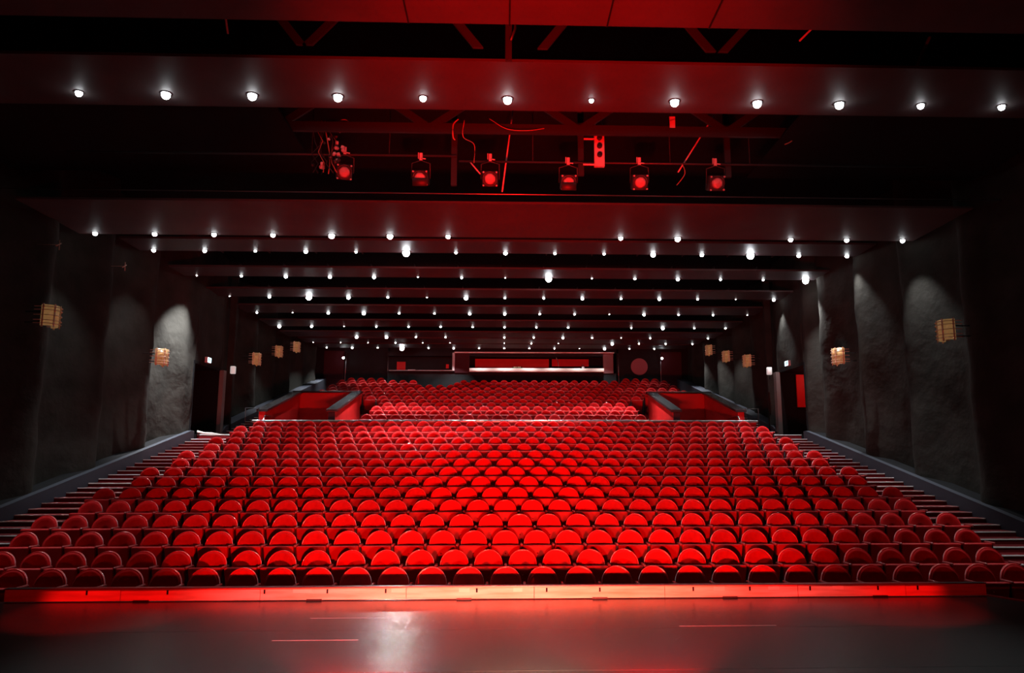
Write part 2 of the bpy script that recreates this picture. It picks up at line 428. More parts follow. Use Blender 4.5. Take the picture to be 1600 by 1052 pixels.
# ------------------------------------------------------------------ parapets
mb = MB(); mb.box(-8.15, 8.45, 25.5, 25.56, 1.6, 2.93)
p = tag(mb.build('trim_aisle_parapet', M['redwall']), kind='structure')
bevel_box(-8.2, 8.5, 25.44, 25.62, 2.93, 3.01, 0.02, 2).build('top_rail', M['railcap'], p)
for sgn, xi, xo in ((-1, -5.95, -8.35), (1, 6.12, 8.42)):
    nm = 'left' if sgn < 0 else 'right'
    y0, y1, z0, z1 = 27.0, 31.5, 3.45, 4.50
    mb = MB(); t = 0.22
    for x in (xi, xo):
        a, b = (x - sgn * 0 - t / 2, x + t / 2)
        mb.prism([(y0, 1.6), (y1, 1.6), (y1, z1 - 0.07), (y0, z0 - 0.07)], 'x', a, b)
    mb.box(min(xi, xo) - t / 2, max(xi, xo) + t / 2, y1, y1 + 0.15, 1.6, z1 - 0.07)
    p = tag(mb.build('wall_vomitory_' + nm, M['redwall']), kind='structure')
    for x in (xi, xo):
        c = MB(); c.prism([(y0 - 0.04, z0 - 0.07), (y1 + 0.1, z1 - 0.07), (y1 + 0.1, z1 + 0.01), (y0 - 0.04, z0 + 0.01)], 'x', x - 0.19, x + 0.19)
        c.build('top_rail', M['cap'], p)
    bevel_box(min(xi, xo) - 0.19, max(xi, xo) + 0.19, y1 - 0.06, y1 + 0.28, z1 - 0.07, z1 + 0.012, 0.01, 1).build('top_rail', M['cap'], p)
    e = MB(); e.box(xi - t / 2 - 0.005, xi + t / 2 + 0.005, y0 - 0.03, y0 - 0.001, 1.6, z0 - 0.075); e.build('end_post', M['maroon'], p)
    # handrail on the inside
    h = MB(); xh = xo - sgn * 0.17
    h.tube([(xh, 26.6, 2.7), (xh, 26.62, 3.05), (xh, 26.8, 3.22), (xh, 27.4, 3.24), (xh, 27.9, 3.20)], 0.022, 8)
    h.tube([(xh, 27.5, 3.23), (xh + sgn * 0.09, 27.5, 3.18)], 0.014, 6)
    tag(h.build('handrail', M['chrome']), f'bent chrome handrail on the {nm} red entrance box', 'handrail', 'handrails at the entrance boxes')
    g = MB(); xg = xo + sgn * 0.35
    g.tube([(xg - 0.2, 26.95, 2.6), (xg - 0.2, 26.95, 3.5), (xg + 0.25, 26.95, 3.5), (xg + 0.25, 26.95, 2.6)], 0.018, 6)
    tag(g.build('barrier_rail', M['blackmetal']), f'thin black tube barrier beside the {nm} red entrance box', 'barrier', 'black tube barriers beside the entrance boxes')

# ------------------------------------------------------------------ side walls of cloth, skirting, doors
def wall_x(d, ph):
    s = math.sin(2 * PI * (d - ph) / 2.75)
    return 11.14 + 0.24 * (s + 0.22 * math.sin(4 * PI * (d - ph) / 2.75 + 0.6)) * (1.0)
def base_z(d):
    if d < 27.1: return 0.51 + 0.2066 * (d - 17.58) + 0.27
    if d < 29.8: return 2.72
    return 2.72 + 0.2206 * (d - 29.7) + 0.18
DOOR = (27.25, 29.65, 5.10)
for sgn, nm, ph in ((-1, 'left', 18.9), (1, 'right', 17.9)):
    mb = MB(); N = 300; d0, d1 = -1.0, 47.0
    ds = [d0 + (d1 - d0) * i / N for i in range(N + 1)]
    ds = sorted(set(ds + [DOOR[0], DOOR[1], 26.95, 29.95]))
    def xx(d):
        x = wall_x(d, ph)
        f = min(1, max(0, (abs(d - 28.45) - 1.45) / 0.8))        # flat round the door
        if d > 30.6: return x + 0.3
        return 10.86 * (1 - f) + x * f
    zs = [base_z]
    vs = []; fs = []; idx = {}
    NZ = 14
    for i, d in enumerate(ds):
        zb = base_z(d) - 0.12; zb = zb if not (DOOR[0] <= d <= DOOR[1]) else DOOR[2]
        for j in range(NZ + 1):
            z = zb + (9.55 - zb) * j / NZ
            x = xx(d) + 0.025 * math.sin(z * 2.3 + d * 3.1) + 0.015 * math.sin(z * 5.1 - d * 1.7)
            vs.append((sgn * x, d, z))
    for i in range(len(ds) - 1):
        for j in range(NZ):
            a = i * (NZ + 1) + j
            if not (DOOR[0] <= ds[i] and ds[i + 1] <= DOOR[1]) and ((DOOR[0] <= ds[i] <= DOOR[1]) != (DOOR[0] <= ds[i + 1] <= DOOR[1])):
                pass
            q = (a, a + NZ + 1, a + NZ + 2, a + 1); fs.append(q if sgn < 0 else q[::-1])
    mb.add(vs, fs, 0, True)
    tag(mb.build('wall_' + nm, M['curtain']), kind='structure')
    # skirting following the stairs
    mb = MB(); pts = []
    dd = [-1.0] + [9 + 0.5 * i for i in range(37)] + [27.2]
    prof = [(d, base_z(d)) for d in dd]
    mb.prism(prof + [(27.2, 1.0), (9, -1.4), (-1, -4.5)], 'x', sgn * 10.70, sgn * 10.86)
    dd = [29.75 + 0.5 * i for i in range(35)]
    mb.prism([(d, base_z(d)) for d in dd] + [(dd[-1], 2), (dd[0], 2)], 'x', sgn * 10.70, sgn * 11.25)
    # sloped ledge up to the cloth
    for a, b in ((-1.0, 27.2),):
        n = 40; q = []
        for i in range(n + 1):
            d = a + (b - a) * i / n; q += [(sgn * 10.86, d, base_z(d)), (sgn * 11.2, d, base_z(d) + 0.02)]
        mb.add(q, [(2 * i, 2 * i + 1, 2 * i + 3, 2 * i + 2) for i in range(n)], 1)
    tag(mb.build('baseboard_' + nm, [M['skirt'], M['black']]), kind='structure')
    # doorway: dark lobby behind, jamb on the far side
    mb = MB(); a, b, zt = DOOR; X = 10.84
    def bx(x0, x1, *r, mi=0):
        mb.box(*(sorted((sgn * x0, sgn * x1))), *r, mi)
    bx(X, 13.2, a - 0.1, a - 0.02, 2.5, zt + 0.02); bx(X, 13.2, b + 0.02, b + 0.1, 2.5, zt + 0.02)
    bx(X, 13.2, a - 0.1, b + 0.1, zt, zt + 0.1); bx(13.1, 13.2, a - 0.1, b + 0.1, 2.5, zt); bx(X - 0.15, 13.2, a, b, 2.4, 2.62)
    dr = tag(mb.build('door_1' if sgn < 0 else 'door_2', M['black']), kind='structure')
    j = MB(); j.box(*sorted((sgn * 10.70, sgn * 10.86)), b, b + 0.28, 2.6, zt + 0.03); j.build('jamb', M['grey'], dr)
    j = MB(); j.box(*sorted((sgn * 10.70, sgn * 10.95)), b + 0.95, b + 1.1, 2.7, 9.0)
    tag(j.build('trim_' + nm + '_corner', M['curtain']), kind='structure')
    if sgn > 0:
        r = MB(); r.box(10.95, 12.9, b + 0.0, b + 0.015, 3.9, zt - 0.02)
        r = MB(); r.box(10.9, 11.0, a + 0.02, a + 0.5, 3.2, zt - 0.15)
    # white cloth strip lying on the left landing edge
    if sgn < 0:
        t = MB(); t.tube([(-10.66, 27.35, 2.70), (-10.45, 27.5, 2.64), (-10.4, 28.0, 2.64), (-10.3, 28.4, 2.63), (-10.25, 29.2, 2.62)], [0.05, 0.045, 0.06, 0.04, 0.03], 8)
        tag(t.build('rolled_cloth', mat('cream_cloth', (0.7, 0.66, 0.6), 0.8)), 'rolled cream cloth lying along the sill of the left side doorway', 'cloth')
# red lit lobby wall seen through the right doorway
mb = MB(); mb.box(11.48, 12.3, 29.60, 29.66, 3.75, 5.02)
tag(mb.build('red_board', M['redwall']), 'red board glimpsed inside the right side doorway', 'board')
pl = bpy.data.lights.new('lobby_fill', 'POINT'); pl.energy = 14; pl.color = (1, 0.25, 0.2); pl.shadow_soft_size = 0.05  # unseen light added inside the doorway to brighten the red board
plo = bpy.data.objects.new('lobby_fill', pl); COL.objects.link(plo); plo.location = (12.3, 28.6, 4.9)

# exit signs, pale emergency boxes
for sgn, d, z, nm in ((-1, 28.0, 5.30, 'left'), (1, 28.34, 5.30, 'right')):
    r = empty('exit_sign', (sgn * 10.70, d, z), 0, f'small lit pale blue exit sign above the {nm} side doorway', 'sign', 'exit signs over the side doors')
    MB().box(-0.05, 0.05, -0.17, 0.17, -0.1, 0.1).build('housing', M['palebox'], r)
    MB().box(*sorted((-sgn * 0.051, -sgn * 0.06)), -0.155, 0.155, -0.085, 0.085).build('face', M['exit'], r)
    # running figure and arrow of the pictogram
    g = MB(); xx0 = sorted((-sgn * 0.060, -sgn * 0.064))
    g.box(*xx0, -0.13, -0.05, -0.07, 0.07); g.box(*xx0, 0.02, 0.10, -0.015, 0.01); g.box(*xx0, 0.04, 0.065, -0.06, 0.05)
    g.build('pictogram', M['exitgreen'], r)
    b = empty('emergency_light', (sgn * 10.6, 30.35 if sgn < 0 else 30.1, 5.22), 0, f'small pale box light fixed past the {nm} side doorway', 'lamp', 'pale box lights past the side doors')
    bevel_box(-0.09, 0.09, -0.08, 0.08, -0.15, 0.15, 0.02, 1).build('housing', mat('pale_lit_box', (0.8, 0.8, 0.8), 0.5, emit=(1, 1, 0.95), estr=0.35), b)
    MB().tube([(0, 0, -0.15), (0, 0.0, -0.35)], 0.012, 6).build('cable', M['blackmetal'], b)

# ------------------------------------------------------------------ wall sconces of slats and hoops
def make_sconce(R=0.25, H=0.52):
    root = empty('wall_sconce')
    def arc(r, a0, a1, n=18): return [(r * math.cos(a0 + (a1 - a0) * i / n), r * math.sin(a0 + (a1 - a0) * i / n)) for i in range(n + 1)]
    A = math.radians(100)
    mb = MB(); pts = arc(R * 0.86, -A, A); vs = []; fs = []
    for x, y in pts: vs += [(x, y, -H * 0.44), (x, y, H * 0.47)]
    for x, y in arc(R * 0.83, -A, A): vs += [(x, y, -H * 0.44), (x, y, H * 0.47)]
    n = len(pts)
    for i in range(n - 1):
        fs += [(2 * i, 2 * i + 2, 2 * i + 3, 2 * i + 1), (2 * n + 2 * i, 2 * n + 2 * i + 1, 2 * n + 2 * i + 3, 2 * n + 2 * i + 2),
               (2 * i + 1, 2 * i + 3, 2 * n + 2 * i + 3, 2 * n + 2 * i + 1), (2 * i, 2 * n + 2 * i, 2 * n + 2 * i + 2, 2 * i + 2)]
    mb.add(vs, fs, 0, True).build('sleeve', M['glow'], root)
    for z in (0.36, 0.22, 0.0, -0.22, -0.36):
        m = MB(); zz = z * H
        o = [(-0.16, -R * 1.1)] + arc(R * 1.1, -A * 0.9, A * 0.9) + [(-0.16, R * 1.1)]
        inn = [(-0.16, -R * 1.0)] + arc(R * 1.0, -A * 0.9, A * 0.9) + [(-0.16, R * 1.0)]
        n = len(o); vs = []; fs = []
        for p, q in zip(o, inn): vs += [(p[0], p[1], zz), (p[0], p[1], zz + 0.012), (q[0], q[1], zz + 0.012), (q[0], q[1], zz)]
        for i in range(n - 1):
            for k in range(4): fs.append((4 * i + k, 4 * i + 4 + k, 4 * i + 4 + (k + 1) % 4, 4 * i + (k + 1) % 4))
        fs += [(0, 1, 2, 3), (4 * n - 1, 4 * n - 2, 4 * n - 3, 4 * n - 4)]
        m.add(vs, fs).build('hoop', M['palewood'], root)
    for a in (-86, -30, 30, 86):
        a = math.radians(a); c, s_ = math.cos(a), math.sin(a); m = MB(); vs = []; tw = 0.016
        for z in (-H / 2, H / 2):
            for rr, t in ((R * 0.90, -tw), (R * 0.98, -tw), (R * 0.98, tw), (R * 0.90, tw)):
                vs.append((rr * c - t * s_, rr * s_ + t * c, z))
        m.add(vs, [(3, 2, 1, 0), (4, 5, 6, 7), (0, 1, 5, 4), (1, 2, 6, 5), (2, 3, 7, 6), (3, 0, 4, 7)]).build('slat', M['palewood'], root)
    m = MB(); m.tube([(-0.5, 0, 0.12), (R * 0.7, 0, 0.12)], 0.012, 6); m.tube([(-0.5, 0, -0.12), (R * 0.7, 0, -0.12)], 0.012, 6)
    m.build('bracket', M['blackmetal'], root)
    return root
sp = make_sconce(); first = True
SC = [(-1, 17.27, 4.87, 'by the dark front of the left wall'), (-1, 22.95, 4.72, 'on the left wall just before its doorway'),
      (-1, 31.64, 5.82, 'on the left wall just past its doorway'), (-1, 34.68, 6.57, 'second past the doorway on the left wall'),
      (-1, 37.59, 7.21, 'farthest back on the left wall'),
      (1, 17.02, 4.61, 'by the dark front of the right wall'), (1, 22.71, 4.79, 'on the right wall just before its doorway'),
      (1, 31.34, 5.78, 'on the right wall just past its doorway'), (1, 34.29, 6.37, 'second past the doorway on the right wall'),
      (1, 37.14, 7.07, 'farthest back on the right wall')]
for sgn, d, z, txt in SC:
    s = sp if first else copy_tree(sp); first = False
    s.location = (sgn * 10.2, d, z); s.rotation_euler = (0, 0, PI if sgn > 0 else 0)
    tag(s, 'round golden slatted wall lamp ' + txt, 'wall lamp', 'slatted wall lamps')

# small hooks high on the left wall
for (x, y, z), t in (((-10.5, 17.9, 6.72), 'cross-shaped'), ((-10.5, 21.05, 7.01), 'forked')):
    m = MB(); m.tube([(x, y - 0.1, z - 0.06), (x, y + 0.1, z + 0.06)], 0.014, 6); m.tube([(x, y + 0.04, z - 0.12), (x, y + 0.03, z + 0.12)], 0.014, 6)
    m.tube([(x, y, z), (x - 0.5, y, z)], 0.004, 6)
    tag(m.build('wall_hook', mat('brown_hook', (0.5, 0.35, 0.25), 0.5, emit=(0.6, 0.35, 0.25), estr=0.0)), f'small brown {t} hook high on the left wall', 'hook', 'hooks high on the left wall')

# ------------------------------------------------------------------ ceiling: slab, lighting bridges, beams
mb = MB(); mb.box(-13, 13, -6, 47.5, 9.6, 9.8)
tag(mb.build('ceiling', M['black']), kind='structure')
def bridge(name, y0, y1, z, th, m, x0=-10.9, x1=10.9):
    mb = MB(); mb.box(x0, x1, y0, y1, z, z + th); return tag(mb.build(name, m), kind='structure')
bridge('ceiling_bridge', 8.6, 10.49, 8.05, 0.05, M['panel'])
bridge('ceiling_bridge', 11.57, 13.32, 8.05, 0.05, M['panel'])
bridge('ceiling_bridge', 16.77, 19.44, 7.45, 0.05, M['panel'])
bridge('ceiling_bridge', 13.4, 16.7, 8.1, 0.05, M['black'], -10.9, -4.2)
bridge('ceiling_bridge', 13.4, 16.7, 8.1, 0.05, M['black'], 5.6, 10.9)
mb = MB()                                          # joints of the first bridge's cladding
for x in (-1.42, 0.07, 1.52, 3.05): mb.box(x - 0.012, x + 0.012, 8.7, 10.5, 8.035, 8.049)
tag(mb.build('ceiling_joints', M['black']), kind='structure')
BEAMS = [(21.41, 22.70, 7.92), (24.69, 25.95, 7.94), (27.75, 29.15, 7.92), (30.83, 32.43, 7.93), (34.1, 35.75, 7.93), (37.3, 38.9, 7.95), (40.6, 42.2, 8.16), (43.9, 45.5, 8.36)]
for a, b, z in BEAMS: bridge('ceiling_beam', a, b, z, 0.06, M['beam'])
# slanting struts seen in the gaps between the beams
mb = MB()
for gi, (a, b) in enumerate(((22.8, 24.5), (26.0, 27.6), (29.3, 30.7))):
    for x in (-9.1, -7.6, -6.1, -4.6, -3.1, -1.6, -0.1, 1.4, 2.9, 4.4, 5.9, 7.4, 8.9):
        mb.box(x - 0.015, x + 0.015, a, b, 8.35, 8.42)
tag(mb.build('ceiling_struts', M['steel']), kind='structure')

# ------------------------------------------------------------------ downlights
ROWS = {
 0: (12.84, 8.05, 'lighting bridge nearest the stage', {-6: 'd', -5: 'n', -4: 'b', -3: 'b', -2: 'b', -1: 'n', 0: 'b', 1: 's', 2: 'b', 3: 'b', 4: 'b', 5: 'n', 6: 'n'}),
 1: (19.32, 7.45, 'second lighting bridge from the stage', {-7: 'n', -6: 'n', -5: 'n', -4: 'n', -3: 'b', -2: 'b', -1: 'n', 2: 'n', 3: 'b', 5: 'n', 6: 'n', 7: 'n'}),
 2: (22.58, 7.92, 'first ceiling beam', {-7: 'n', -6: 'n', -5: 's', -4: 'n', -3: 's', -2: 'B', -1: 's', 0: 'n', 1: 's', 2: 's', 3: 'b', 4: 'n', 5: 'B', 6: 'n', 7: 'n'}),
 3: (25.85, 7.94, 'second ceiling beam', {-7: 'd', -6: 's', -5: 'n', -4: 'n', -3: 'n', -2: 'd', -1: 's', 0: 'd', 1: 'B', 2: 'd', 3: 's', 4: 'n', 5: 's', 6: 's', 7: 'B'}),
 4: (29.05, 7.92, 'third ceiling beam', {-7: 'd', -6: 'n', -5: 'B', -4: 'b', -3: 's', -2: 'd', -1: 'b', 0: 's', 1: 's', 2: 'n', 3: 's', 4: 'n', 5: 's', 6: 'd', 7: 'n'}),
 5: (32.33, 7.93, 'fourth ceiling beam', {-7: 's', -6: 'd', -5: 'n', -4: 'b', -3: 's', -2: 's', -1: 'n', 0: 'n', 1: 's', 2: 's', 3: 'd', 4: 'n', 5: 's', 6: 's', 7: 'd'}),
 6: (35.64, 7.93, 'fifth ceiling beam', {-7: 'b', -6: 'n', -5: 'd', -4: 's', -3: 's', -2: 's', -1: 's', 0: 's', 1: 's', 2: 's', 4: 's', 5: 'b', 6: 's', 7: 's'}),
 7: (38.79, 7.95, 'sixth ceiling beam', {-5: 'b', -4: 'b', -3: 's', -2: 's', 0: 's', 1: 's', 2: 'n', 3: 's', 4: 'd', 5: 's', 7: 's'}),
 8: (42.08, 8.16, 'seventh ceiling beam', {-7: 'd', -6: 'd', -5: 'd', -4: 's', -3: 'd', -2: 'd', 0: 'd', 1: 's', 2: 'd', 4: 'b', 5: 's', 6: 's', 7: 's'}),
 9: (45.34, 8.36, 'rearmost ceiling beam', {-7: 's', -6: 'n', -5: 's', -3: 's', -2: 'n', -1: 's', 0: 's', 1: 's', 2: 's', 3: 'd', 4: 'b', 5: 's', 6: 's'}),
}
RAD = {'B': 0.105, 'b': 0.075, 'n': 0.058, 's': 0.042, 'd': 0.026}
MATL = {'B': 'bulb_bright', 'b': 'bulb', 'n': 'bulb', 's': 'bulb', 'd': 'bulb_dim'}
PW = {'B': 1800, 'b': 900, 'n': 600, 's': 400, 'd': 0}
XPW = {(3, -7): 6000, (3, 7): 1500, (2, 7): 600, (1, 7): 550, (0, 6): 1300, (0, 5): 200, (1, -7): 300, (1, -6): 1600, (2, -7): 330, (2, -6): 1600, (3, -6): 1600, (1, 6): 1600, (2, 6): 1600, (3, 6): 1600,
       (9, -2): 800, (9, 2): 500, (9, 0): 700, (9, -1): 600, (9, 1): 600, (9, 3): 500, (9, -7): 900, (8, -7): 900, (8, 7): 900, (7, 7): 900, (6, -7): 700, (6, 7): 700, (4, 7): 600,
       (0, -6): 1300, (0, -5): 300, (0, -4): 100, (0, -3): 200, (0, 3): 200, (0, 4): 100, (0, 0): 0, (0, -1): 0, (0, 1): 0,
       (4, -3): 3600, (4, 3): 3600, (4, -2): 300, (4, -1): 1300, (4, 0): 1100, (4, 1): 1300, (3, 1): 3800, (2, -2): 4500, (3, -1): 2000, (2, 0): 1500}
WORD = {'B': 'dazzling white round downlight', 'b': 'bright white round downlight', 'n': 'white round downlight', 's': 'small white round downlight', 'd': 'dim tiny round downlight'}
bulbs = {}; trims = {}; lampdata = {}
for c, r in RAD.items():
    prof = [(r * math.cos(a), -r * 0.45 - r * math.sin(a)) for a in [-0.45, -0.1, 0.3, 0.7, 1.15]] + [(0.0005, -r * 1.45)]
    bulbs[c] = MB().lathe(prof, 12).mesh('bulb', M[MATL[c]])
    R = r * 1.25 + 0.012
    trims[c] = MB().lathe([(R, 0.0), (R, -0.012), (r * 1.02, -0.008), (r * 1.0, 0.0)], 16).mesh('trim_ring', M['blackmetal'])
def downlight(x, y, z, c, label, power=None, cone=56, colr=(0.95, 0.97, 1.0)):
    root = empty('downlight', (x, y, z), 0, label, 'downlight', 'white ceiling downlights')
    o = bpy.data.objects.new('bulb', bulbs[c]); COL.objects.link(o); o.parent = root
    o = bpy.data.objects.new('trim_ring', trims[c]); COL.objects.link(o); o.parent = root
    p = PW[c] if power is None else power * 2
    if p:
        key = (c, p, cone)
        if key not in lampdata:
            l = bpy.data.lights.new('downlight_beam', 'SPOT'); l.energy = p * 0.45; l.color = colr; l.spot_size = math.radians(cone); l.spot_blend = 1.0
            l.shadow_soft_size = 0.04; lampdata[key] = l
        o = bpy.data.objects.new('downlight_beam', lampdata[key]); COL.objects.link(o); o.parent = root; o.location = (0, 0, -RAD[c] * 1.5 - 0.05)
    return root
for rr, (d, z, rowname, lst) in ROWS.items():
    keys = sorted(lst)
    for i in keys:
        if i == 0: pos = 'at the middle'
        elif i < 0: pos = f'{ORD[1 + keys.index(i)]} from the left'
        else: pos = f'{ORD[len(keys) - keys.index(i)]} from the right'
        downlight(0.054 + 1.5 * i, d, z, lst[i], f'{WORD[lst[i]]} {pos}, {rowname}', XPW.get((rr, i)), 72 if abs(i) == 7 or (rr, abs(i)) == (4, 3) else (100 if rr == 9 else 60))
# projector-like lamp hanging from the rearmost beam, aimed at the stage
hr = empty('hanging_spotlight', (-5.97, 45.15, 8.28), 0, 'dazzling white spotlight hung from the rearmost beam, left of the control booth', 'spotlight')
MB().lathe([(0.09, 0.0), (0.15, -0.02), (0.16, -0.12), (0.15, -0.14), (0.14, -0.13)], 16, Matrix.Rotation(-PI / 2 + 0.16, 4, 'X') @ Matrix.Rotation(PI, 4, 'X')).build('housing', M['blackmetal'], hr)
MB().lathe([(0.13, 0.0), (0.10, -0.03), (0.0005, -0.045)], 14, Matrix.Translation((0, -0.13, -0.02)) @ Matrix.Rotation(-PI / 2 + 0.16, 4, 'X')).build('lens', M['bulb_bright'], hr)
MB().tube([(0, 0.05, 0.1), (0, 0.1, 0.1)], 0.02, 6).build('bracket', M['blackmetal'], hr)
spot('hanging_spotlight_beam', (-5.97, 44.85, 8.24), (-1.0, 7.2, 0.0), 900, (0.92, 0.97, 1.0), 30, 0.8, 0.14)
# small lamps on the rear side walls
for x, z, t in ((-9.68, 7.89, 'left'), (9.75, 7.93, 'right')):
    r = empty('wall_spotlight', (x, 46.55, z), 0, f'small round white lamp high on the {t} end of the back wall', 'lamp', 'lamps on the back wall')
    MB().lathe([(0.05, 0.35), (0.075, 0.0), (0.07, -0.02)], 12, Matrix.Rotation(-PI / 2, 4, 'X').inverted() @ Matrix.Rotation(PI, 4, 'X')).build('housing', M['blackmetal'], r)
    MB().lathe([(0.0005, -0.06), (0.05, -0.045), (0.07, 0.0)], 12, Matrix.Translation((0, -0.05, 0)) @ Matrix.Rotation(-PI / 2, 4, 'X')).build('bulb', M['bulb'], r)

# ------------------------------------------------------------------ back wall and control booth
mb = MB()
mb.box(-12, -7.05, 46.9, 47.1, 4.5, 9.6); mb.box(7.1, 12, 46.9, 47.1, 4.5, 9.6); mb.box(-7.05, 7.1, 46.9, 47.1, 8.3, 9.6)
mb.box(-7.05, 7.1, 49.3, 49.4, 4.5, 9.6); mb.box(-7.05, -6.95, 46.9, 49.4, 4.5, 9.6); mb.box(7.0, 7.1, 46.9, 49.4, 4.5, 9.6)
tag(mb.build('wall_back', M['blackwall']), kind='structure')
mb = MB()
mb.box(-2.0, 6.1, 46.45, 46.75, 5.0, 6.98); mb.box(-7.0, -3.0, 46.45, 46.6, 5.0, 7.08); mb.box(6.1, 6.9, 46.45, 46.6, 5.0, 6.98); mb.box(-3.0, -2.0, 46.45, 46.75, 5, 6.98)
mb.box(-2.95, 6.75, 46.4, 46.9, 8.02, 8.18); mb.box(-7.0, -3.0, 46.5, 46.9, 8.02, 8.30)
tag(mb.build('wall_booth', M['blackwall']), kind='structure')
mb = MB(); mb.box(-2.95, 6.75, 46.1, 46.42, 8.18, 8.23); tag(mb.build('trim_booth_head', M['nosing']), kind='structure')
mb = MB(); mb.box(-2.95, -2.05, 46.38, 46.5, 6.98, 8.17); tag(mb.build('trim_booth_jamb_left', M['maroon']), kind='structure')
mb = MB(); mb.box(6.1, 6.72, 46.38, 46.5, 6.98, 8.17); tag(mb.build('trim_booth_jamb_right', mat('dull_rose_panel', (0.2, 0.09, 0.09), 0.7)), kind='structure')
t = bevel_box(-2.04, 6.1, 46.05, 46.5, 7.02, 7.24, 0.015, 1).build('booth_counter', M['beige'])
tag(t, 'long pale counter along the window of the control booth', 'counter')
mb = MB(); mb.box(-6.9, -3.05, 46.3, 46.6, 7.09, 7.13)
tag(mb.build('booth_shelf', M['railcap']), 'thin metal-edged shelf under the dark window beside the control booth', 'shelf')
mb = MB(); mb.box(-6.0 + 0.25, -5.3, 46.24, 46.3, 7.11, 7.15)
tag(mb.build('paper_sheet', M['palebox']), 'small cream strip lying on the shelf beside the control booth', 'paper')
for x0, x1, z0, z1, t in ((-1.75, 2.85, 7.42, 8.0, 'wide'), (3.05, 5.35, 7.55, 8.0, 'narrower')):
    mb = MB(); mb.box(x0, x1, 47.6, 47.7, z0, z1)
    tag(mb.build('wall_panel', M['redwall']), f'{t} dark red panel inside the control booth window', 'panel')
mb = MB(); mb.box(-6.5, -5.98, 46.86, 46.9, 7.18, 7.70)
tag(mb.build('red_square_panel', M['redwall']), 'small square red panel left of the control booth', 'panel')
mb = MB(); mb.box(-3.5, -3.33, 46.8, 46.84, 7.3, 7.55); mb.box(-3.45, -3.4, 46.84, 46.92, 7.4, 7.45)
tag(mb.build('red_notice', mat('bright_red_notice', (0.8, 0.02, 0.02), 0.5)), 'tiny bright red notice beside the white post of the booth', 'notice')
mb = MB(); mb.box(-7.0, -3.05, 46.95, 47.0, 7.13, 8.02); tag(mb.build('wall_booth_recess', M['blackwall']), kind='structure')
mb = MB(); mb.box(-3.08, -2.94, 46.3, 46.45, 7.1, 8.2)
tag(mb.build('trim_white_post', mat('white_post', (0.5, 0.5, 0.5), 0.5)), kind='structure')
for x, z0 in ((-9.6, 6.2), (-7.02, 6.1), (7.08, 6.1), (9.7, 6.2)):
    m = MB(); m.tube([(x, 46.7, z0), (x + (0.05 if x < -8 else 0), 46.7, 8.22)], 0.024, 6)
    tag(m.build('trim_wall_strip', M['railcap']), kind='structure')
mb = MB(); mb.box(9.75, 11.0, 46.75, 46.9, 4.5, 8.35); mb.box(-10.9, -9.7, 46.75, 46.9, 4.5, 8.35)
tag(mb.build('trim_rear_panels', M['maroon']), kind='structure')
MB().lathe([(0.52, 0), (0.52, 0.05), (0.48, 0.06), (0.0005, 0.06)], 32, Matrix.Translation((8.4, 46.9, 7.45)) @ Matrix.Rotation(PI / 2, 4, 'X'), smooth=False).build('x', M['black'])  # disc whose colour stands in for a spotlight pool on the wall
disc = bpy.data.objects['x']; disc.name = 'painted_light_pool'; disc.data.materials.clear(); disc.data.materials.append(mat('light_pool_maroon', (0.35, 0.14, 0.16), 0.8))
tag(disc, 'round pool of maroon light on the black back wall, right of the booth, built as a disc', 'panel')
# things on the counter
for x, t, k in ((0.85, 'small console with glowing knobs on the booth counter', 0), (3.35, 'thin bent gooseneck lamp standing on the booth counter', 1), (4.85, 'small shiny cluster of gear on the booth counter', 2)):
    r = empty(('mixing_console', 'gooseneck_lamp', 'desk_lamp')[k], (x, 46.25, 7.24), 0, t, ('console', 'lamp', 'desk lamp')[k])
    if k == 0:
        bevel_box(-0.3, 0.3, -0.1, 0.1, 0, 0.06, 0.01, 1).build('body', M['blackmetal'], r)
        for q in (-0.18, -0.08, 0.05, 0.16): MB().lathe([(0.022, 0.05), (0.02, 0.09), (0.0005, 0.1)], 8, Matrix.Translation((q, -0.06, 0))).build('knob', mat('lit_knob', (1, 0.7, 0.4), 0.4, emit=(1, 0.6, 0.3), estr=1.2), r)
    elif k == 1:
        MB().lathe([(0.06, 0), (0.06, 0.02), (0.01, 0.03)], 12).build('base', M['blackmetal'], r)
        MB().tube([(0, 0, 0.02), (0, 0, 0.25), (-0.03, 0, 0.42), (-0.1, 0, 0.6)], 0.014, 6).build('stem', M['chrome'], r)
        MB().tube([(-0.1, 0, 0.6), (-0.13, 0, 0.66)], [0.02, 0.035], 8).build('head', M['chrome'], r)
    else:
        bevel_box(-0.08, 0.08, -0.05, 0.05, 0, 0.12, 0.01, 1).build('base', M['palebox'], r)
        MB().tube([(-0.03, 0, 0.1), (-0.1, 0, 0.2), (0.03, 0, 0.24)], 0.02, 6).build('arm', M['chrome'], r)

# ------------------------------------------------------------------ lighting bars, truss and spotlights between the bridges
def bar(name, pts, r, m, label, cat='pipe', group=None):
    return tag(MB().tube(pts, r, 8).build(name, m), label, cat, group)
for xa, xb, z, t, drops in ((-9, -1.0, 7.97, 'left', (-4.0, -2.4)), (-0.95, 9, 7.86, 'right', (0.6, 3.5, 5.2))):
    lb = empty('lighting_bar', (xa, 15.3, z), 0, f'long steel pipe carrying the {t} half of the hanging spotlights', 'pipe')
    MB().tube([(0, 0, 0), (xb - xa, 0, 0)], 0.024, 8).build('pipe', M['gear'], lb)
    for d in drops: MB().tube([(d - xa, 0, 0.02), (d - xa, 0, 9.61 - z)], 0.008, 6).build('dropper', M['steel'], lb)
bar('safety_rail', [(-11.2, 16.2, 7.48), (11.2, 16.2, 7.46)], 0.012, M['railcap'], 'thin bright lower rail below the hanging spotlights', 'rail')
